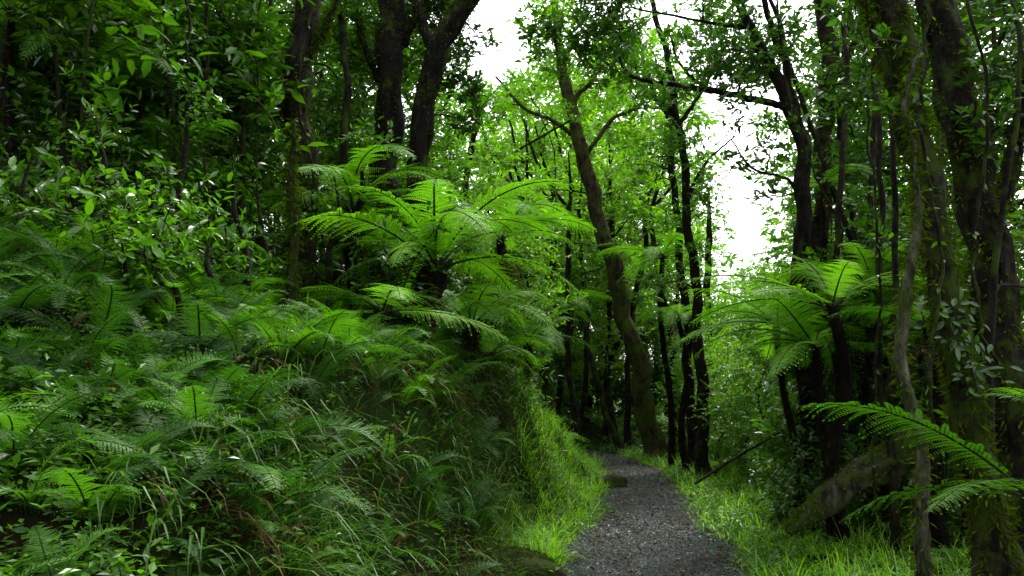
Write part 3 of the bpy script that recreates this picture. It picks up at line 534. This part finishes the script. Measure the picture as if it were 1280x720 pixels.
BG = [(612, 21, 170, 'F'), (655, 25, 120, 'F'), (690, 21, 150, 'F'), (735, 27, 60, 'F'), (770, 20, 150, 'F'), (800, 29, 70, 'F'), (832, 23, 160, 'M'), (846, 27, 180, 'F'),
      (905, 24, 345, 'F'), (945, 27, 325, 'F'), (975, 22, 320, 'M'), (640, 20, 260, 'F'), (720, 21, 280, 'F'), (860, 17, 350, 'F'), (760, 24, 170, 'M'), (700, 30, 50, 'F'), (820, 32, 100, 'F'), (670, 33, 90, 'F'), (650, 22, 210, 'F'), (775, 35, 40, 'F'), (730, 23, 210, 'F'),
      (565, 17, 80, 'F'), (520, 15, -20, 'M'), (460, 14, -90, 'M'), (405, 13, -90, 'M'), (330, 12, -120, 'M'), (240, 11.5, -120, 'D'), (150, 12, -120, 'M'), (60, 11, -140, 'D'), (-20, 10, -140, 'D'), (440, 18, -80, 'M'), (575, 22, 120, 'F'), (290, 16, -100, 'M'), (370, 15, -100, 'M'), (110, 10.5, -120, 'D'), (200, 10.5, -120, 'D'),
      (1070, 15, 10, 'M'), (1110, 13, -60, 'M'), (1160, 14, -90, 'M'), (1220, 11.5, -120, 'D'), (1290, 11, -120, 'D'), (1095, 19, 30, 'M'), (1180, 18, -60, 'M'), (1040, 18, 120, 'F')]
for px, D, pt, k in BG:
    x = (px-640)/F*D; g = gz(x, D); H = at(px, pt, D)[2]-g; parts = random.choice({'F': GF, 'M': GM, 'D': GD}[k])
    w = ('behind the left thicket' if px < 380 else 'behind the pair of dark trunks' if px < 600 else 'beyond the leaning brown trunk' if px < 800 else 'left of the sky gap' if px < 890 else 'under the sky gap' if px < 1000 else 'behind the right hand trunks')
    lk = {'F': 'pale green leafy', 'M': 'mid green leafy', 'D': 'dark shaded leafy'}[k]; dd = 'nearer' if D < 15 else 'farther' if D < 22 else 'distant'
    place('tree', parts, x, D, f'{dd} {lk} tree {w}', 'tree', f'{dd} {lk} trees {w}', sc=H/8.4)
SPOT = [(660, 27), (690, 26), (640, 29), (675, 23), (710, 24), (650, 24.5), (900, 13), (930, 12), (960, 11.5), (890, 15), (925, 15.5), (1000, 11), (1040, 10.5), (1090, 9.5), (1130, 9)]
for i in range(56):
    if i < 15: px, D = SPOT[i]
    elif i < 36: px = random.uniform(600, 1010); D = random.uniform(17.5, 26)
    elif i < 46: px = random.uniform(930, 1290); D = random.uniform(8.8, 13)
    else: px = random.uniform(400, 640); D = random.uniform(9.8, 14)
    x = (px-640)/F*D
    if abs(x-cx(D)) < (1.0 if i < 15 else 1.9): continue
    hh = random.uniform(2.4, 4.2) if not 6 <= i < 15 else random.uniform(1.7, 2.6); top = at(px, np.interp(px, [850, 890, 1000, 1050], [180, 350, 330, 200]), D)[2]-gz(x, D); hh = max(1.2, min(hh, top))
    w = ('left of the leaning brown trunk' if px < 750 else 'under the sky gap' if px < 1000 else 'behind the thick mossy trunks') if i < 46 else 'behind the largest tree fern'
    place('tree', random.choice(GS), x, D, f'small bushy understorey tree {w}', 'tree', f'small bushy understorey trees {w}', sc=hh/4.2)
for x, y, sc in [(-4.8, -1.8, 1.15), (4.6, -1.6, 1.1), (-6.2, 1.0, 1.1)]:  # trees added out of view to block skylight and deepen the shade
    place('tree', random.choice(GD), x, y, 'unseen tall dark tree added beside the camera to shade the scene', 'tree', 'unseen shade trees added beside the camera', sc=sc)
# saplings and shrubs
def sapling(h, seed, leaf, ls, nt):
    random.seed(seed); P = catmull([[0, 0, -.1], [random.uniform(-.1, .1), random.uniform(-.1, .1), h*.35], [random.uniform(-.2, .2), random.uniform(-.2, .2), h*.7], [random.uniform(-.4, .4), random.uniform(-.3, .3), h]], 7)
    m = MB(); m.add(*tube(P, np.linspace(.014, .004, len(P)), 6)); cr = MB()
    f = rng.uniform(.25, 1, nt); i = f*(len(P)-1); i0 = np.minimum(i.astype(int), len(P)-2); ff = (i-i0)[:, None]; st = P[i0]*(1-ff)+P[i0+1]*ff
    a = rng.uniform(0, 6.28, nt); ln = rng.uniform(.2, .65, nt)*(1.3-.6*f); en = st+np.stack([np.cos(a)*ln, np.sin(a)*ln, ln*rng.uniform(-.15, .55, nt)], -1)
    twigs(cr, st, en, 10, ls, HI, 0, 1, .004)
    return [('stem', m.mesh('stem', [M['stem']], True)), ('foliage', cr.mesh('foliage', [M[leaf], M['stem']]))]
SP = [sapling(random.uniform(2.2, 3), 400+i, 'sapling', (.085, .10, .135, .07)[i], (42, 34, 26, 54)[i]) for i in range(4)]+[sapling(2.6, 420+i, 'canopy_dark', .095, 42) for i in range(2)]
def shrub(h, seed, leaf, ls, tm):
    random.seed(seed); parts = []; cr = MB()
    for s_ in range(5):
        a = s_*1.257+random.uniform(-.3, .3); r_ = h*random.uniform(.25, .6)
        e = np.array([math.cos(a)*r_, math.sin(a)*r_, h*random.uniform(.6, 1)]); P = catmull([[0, 0, -.05], e*[.3, .3, .6], e], 6)
        if s_ == 0: m = MB(); m.add(*tube(P, np.linspace(.012, .004, len(P)), 5)); parts.append(('stem', m.mesh('stem', [M['stem']], True)))
        else: cr.add(*tube(P, np.linspace(.011, .004, len(P)), 5), 1)
        nt = 18; i = rng.integers(3, len(P), nt); st = P[i]; en = st+norm(rv(nt)+UP*.4)*rng.uniform(.12, .35, nt)[:, None]*h
        twigs(cr, st, en, 8, ls, tm, 0, 1, .003)
    parts.append(('foliage', cr.mesh('foliage', [M[leaf], M['stem']]))); return parts
SH = [shrub(1, 500+i, l, (.095, .075, .085, .065, .085)[i], HI) for i, l in enumerate(['sapling', 'canopy', 'canopy_dark', 'herb', 'far_leaf'])]
random.seed(21)
def lab(px):
    return ('in the far left thicket' if px < 180 else 'left of the tall straight trunk' if px < 360 else 'around the pair of dark trunks' if px < 560 else 'by the path bend' if px < 880 else 'around the forked trunk' if px < 1100 else 'around the thick mossy trunks')
for i in range(96):
    D = random.uniform(5.6, 10); px = random.uniform(-30, 560); x = (px-640)/F*D; tl = float(-(x-cx(D))-hw(D))
    if tl < 1.8 or (285 < px < 460 and D < 8.7) or (px > 430 and D < 9.4): continue
    v = random.randrange(6); nm = 'leafy sapling' if v < 4 else 'dark leaved sapling'; hh = random.uniform(.6, 1.4); sz = 'tall' if hh > 1 else 'short'
    place('sapling', SP[v], x, D, f'{sz} {nm} on the slope {lab(px)}', 'sapling', f'{sz} {nm}s {lab(px)}', sc=hh)
for i in range(36):
    D = random.uniform(7.4, 11); px = random.uniform(1010, 1300); x = (px-640)/F*D
    if x-cx(D)-hw(D) < 1.2: continue
    v = random.randrange(6); nm = 'leafy sapling' if v < 4 else 'dark leaved sapling'; hh = random.uniform(.6, 1.2); sz = 'tall' if hh > .85 else 'short'
    place('sapling', SP[v], x, D, f'{sz} {nm} on right {lab(px)}', 'sapling', f'{sz} {nm}s {lab(px)}', sc=hh)
for i in range(60):
    D = random.uniform(13, 25); px = random.uniform(590, 1000); x = (px-640)/F*D
    if abs(x-cx(D)) < 1.6: continue
    v = random.choice([0, 1, 4, 4, 4]); hh = random.uniform(1.0, 2.4); sz = 'tall' if hh > 1.7 else 'rounded'
    place('shrub', SH[v], x, D, f'{sz} leafy shrub at far end of view {lab(px)}', 'shrub', f'{sz} far shrubs {lab(px)}', sc=hh)
for i in range(84):
    D = random.uniform(6, 11.5); px = random.uniform(890, 1290); x = (px-640)/F*D
    if x-cx(D)-hw(D) < 1.0 or (930 < px < 1230 and D < 8.1): continue
    v = random.choice([0, 0, 1, 2, 3, 4]); hh = random.uniform(.4, 1.4); sz = 'tall' if hh > .95 else 'low'
    place('shrub', SH[v], x, D, f'{sz} leafy shrub in right undergrowth {lab(px)}', 'shrub', f'{sz} right shrubs {lab(px)}', sc=hh)
for px, D, hh in [(1078, 7.7, .95), (1040, 7.75, .9), (1000, 7.9, .85), (970, 8.2, .7)]:
    place('shrub', SH[1], (px-640)/F*D, D, 'leafy shrub around the trunk of a right hand tree fern', 'shrub', 'shrubs around right tree ferns', sc=hh)
for i in range(84):
    D = random.uniform(4.8, 11); px = random.uniform(0, 600); x = (px-640)/F*D; tl = float(-(x-cx(D))-hw(D))
    if tl < 1.1 or (300 < px < 450 and D < 8.4): continue
    v = random.choice([0, 1, 2, 2, 3]); hh = random.uniform(.4, 1.2)*min(1, D/7); sz = 'tall' if hh > .8 else 'low'
    place('shrub', SH[v], x, D, f'{sz} leafy shrub on left slope {lab(px)}', 'shrub', f'{sz} left shrubs {lab(px)}', sc=hh)
# far forest mass
mb = MB()
for i in range(230):
    D = rng.uniform(34, 50); px = rng.uniform(300, 1280); x = (px-640)/F*D; topy = np.interp(px, [0, 560, 640, 760, 840, 885, 1000, 1060], [60, 110, 170, 150, 230, 335, 320, 140])
    zt = CZ+(490-topy)/F*D; z = rng.uniform(gz(x, D), max(zt, gz(x, D)+1)); clump(mb, np.array([x, D, z]), 1.9, 180, .34, LO)
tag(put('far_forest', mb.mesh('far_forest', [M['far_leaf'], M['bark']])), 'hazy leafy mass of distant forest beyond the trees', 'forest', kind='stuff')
# ------------------------------------------------------------------ logs, rocks, vines
def log(name, pts_, w, label, cat, bark='bark_mossy', moss=1500, limbs=()):
    P = catmull([at(*p) for p in pts_], 8); b = P[0]; rd = np.interp(np.linspace(0, len(w)-1, len(P)), range(len(w)), w)
    t = thing(name, label, cat, b); m = MB(); m.add(*tube(P, rd, 16, .18, int(pts_[0][0]))); put('wood', m.mesh('wood', [M[bark]], True, b), t)
    for l in limbs:
        c = catmull([at(*p) for p in l], 5); m = MB(); m.add(*tube(c, np.linspace(w[0]*.5, .006, len(c)), 6, .05)); put('branch', m.mesh('branch', [M[bark]], True, b), t)
    if moss:
        k = moss; i = rng.integers(0, len(P)-1, k); f = rng.random(k)[:, None]; d = norm(rv(k)+UP*.9); m = MB()
        inst(m, (LO[0]*[1, .55, 1], LO[1]), P[i]*(1-f)+P[i+1]*f+d*rd[i][:, None]*1.0, d+.6*rv(k), UP+.6*rv(k), rng.uniform(.015, .06, k)); put('moss', m.mesh('moss', [M['moss']], False, b), t)
log('fallen_log', [(985, 665, 6.6), (1035, 626, 6.6), (1095, 586, 6.7), (1160, 550, 6.8), (1250, 510, 7.0)], [.04, .10, .13, .14, .14], 'mossy fallen log sloping up against the right trunks', 'log', 'log', 4200)
log('fallen_branch', [(868, 605, 9.5), (920, 572, 9.4), (975, 540, 9.3), (1020, 505, 9.2)], [.016, .014, .010, .007], 'bare dead branch lying across the right verge', 'branch', 'bark', 0, [[(920, 572, 9.4), (950, 575, 9.2), (985, 560, 9.0)]])
log('fallen_branch', [(480, 480, 7), (520, 520, 6.9), (560, 555, 6.9)], [.05, .06, .05], 'dark rotten root sticking out below the largest tree fern', 'root', 'bark_black', 0)
def rock(px, py, D, s, label, mat='stone', moss=0):
    x = (px-640)/F*D; z = gz(x, D)
    bm = bmesh.new(); bmesh.ops.create_icosphere(bm, subdivisions=4, radius=1)
    for v in bm.verts:
        c = v.co.copy(); k = 1+.22*nz(c.x*1.3+px, c.y*1.3+c.z, .8)+.10*nz(c.x*3+c.z*2, c.y*3+px, 1); v.co = Vector((c.x*s[0]*k, c.y*s[1]*k, c.z*s[2]*k))
    me = bpy.data.meshes.new('rock'); bm.to_mesh(me); bm.free(); me.materials.append(M[mat])
    for p in me.polygons: p.use_smooth = True
    if not moss: o = put('rock', me, None, (x, D, z+s[2]*.25)); tag(o, label, 'rock'); return
    t = thing('rock', label, 'rock', (x, D, z+s[2]*.25)); put('stone', me, t); k = moss; d = norm(rv(k)+UP*.7); m = MB()
    inst(m, (LO[0]*[1, .55, 1], LO[1]), d*np.array(s)*1.0, d+.7*rv(k), UP+.6*rv(k), rng.uniform(.015, .05, k)); put('moss', m.mesh('moss', [M['moss']]), t)
rock(758, 604, 11.9, (.26, .18, .17), 'dark angular rock on the left edge of the path')
rock(632, 712, 6.2, (.40, .28, .17), 'moss covered rock low at the near left path edge', 'stone', 3600)
rock(848, 590, 13.2, (.16, .12, .09), 'small dark stone on the right path edge')
def vine(pts_, r, label):
    P = catmull([at(*p) for p in pts_], 8); P = P+.012*rv(len(P)); m = MB(); m.add(*tube(P, r, 6, .1, int(pts_[0][0])), 0)
    k = 32; i = rng.integers(1, len(P)-1, k); inst(m, HI, P[i], rv(k)-UP*.4, UP+.6*rv(k), rng.uniform(.035, .07, k), 1)
    o = put('vine', m.mesh('vine', [M['bark'], M['sapling']], True, P[0])); o.location = P[0]; tag(o, label, 'vine')
vine([(968, -20, 8.8), (985, 120, 8.8), (1020, 220, 8.7), (1052, 290, 8.7), (1065, 400, 8.6)], .012, 'thin vine looping down from the forked trunk')
vine([(1075, -20, 6.5), (1085, 150, 6.5), (1100, 320, 6.4), (1095, 480, 6.4), (1090, 640, 6.4)], .010, 'thin hanging vine left of the thick mossy trunk')
vine([(1165, -20, 4.9), (1150, 150, 4.8), (1175, 320, 4.85), (1160, 480, 4.85), (1190, 640, 4.9)], .011, 'twisting vine running down the front of the thick mossy trunk')
vine([(1210, -20, 5.3), (1235, 160, 5.3), (1215, 330, 5.3), (1245, 470, 5.3)], .012, 'vine clinging to the massive dark trunk at right')
vine([(395, -20, 7.4), (372, 110, 7.35), (390, 220, 7.35), (376, 340, 7.35), (396, 440, 7.35)], .014, 'leafy vine winding up the tall straight mossy trunk')
vine([(232, -20, 6), (240, 120, 6), (262, 260, 6), (262, 400, 6)], .010, 'thin hanging vine in the left thicket')
vine([(320, 60, 6.8), (322, 180, 6.8), (312, 300, 6.7), (300, 400, 6.7)], .008, 'thin vine left of the tall straight trunk')
vine([(658, 110, 14), (690, 180, 14), (694, 260, 14), (690, 330, 14)], .012, 'thin vine drooping left of the leaning brown trunk')
mb = MB(); k = 80; f = rng.random(k); cpts = np.array([at(1185+40*a, 370+110*a, 5.02) for a in f])+rv(k)*np.array([.08, .05, .05]); b = cpts.mean(0)
inst(mb, HI, cpts, rv(k)*np.array([1, .4, .6])-UP*.3+np.array([0, -.5, 0]), np.array([0, -1., .7])+.5*rv(k), rng.uniform(.05, .10, k))
mb.add(*tube(catmull([at(1183, 360, 5.05), at(1203, 420, 5.0), at(1222, 490, 5.0)], 6), .008, 5), 1)
o = put('climbing_plant', mb.mesh('climbing_plant', [M['canopy_dark'], M['stem']], False, b)); o.location = b; tag(o, 'glossy leaved climber clinging to the thick mossy trunk', 'climbing plant')
# ------------------------------------------------------------------ light
W = bpy.data.worlds.new('World'); S.world = W; W.use_nodes = True; N = W.node_tree.nodes; L = W.node_tree.links
sky = N.new('ShaderNodeTexSky'); sky.sky_type = 'NISHITA'; sky.sun_disc = False; sky.sun_elevation = R(60); sky.sun_rotation = R(25); sky.air_density = 1.5; sky.dust_density = 4
hs = N.new('ShaderNodeHueSaturation'); hs.inputs['Saturation'].default_value = .14; hs.inputs['Value'].default_value = 3.7
L.new(sky.outputs[0], hs.inputs['Color']); L.new(hs.outputs[0], N['Background'].inputs[0]); N['Background'].inputs[1].default_value = .15
sd = Vector((math.sin(R(25))*math.cos(R(60)), math.cos(R(25))*math.cos(R(60)), math.sin(R(60))))
sl = bpy.data.lights.new('sun', 'SUN'); sl.energy = 5.0; sl.angle = R(10); sl.color = (1, .97, .88); so = bpy.data.objects.new('sun', sl); COL.objects.link(so)
so.rotation_euler = (-sd).to_track_quat('-Z', 'Y').to_euler(); so.location = (0, 0, 20)
S.view_settings.view_transform = 'Standard'; S.view_settings.look = 'None'; S.view_settings.exposure = 0
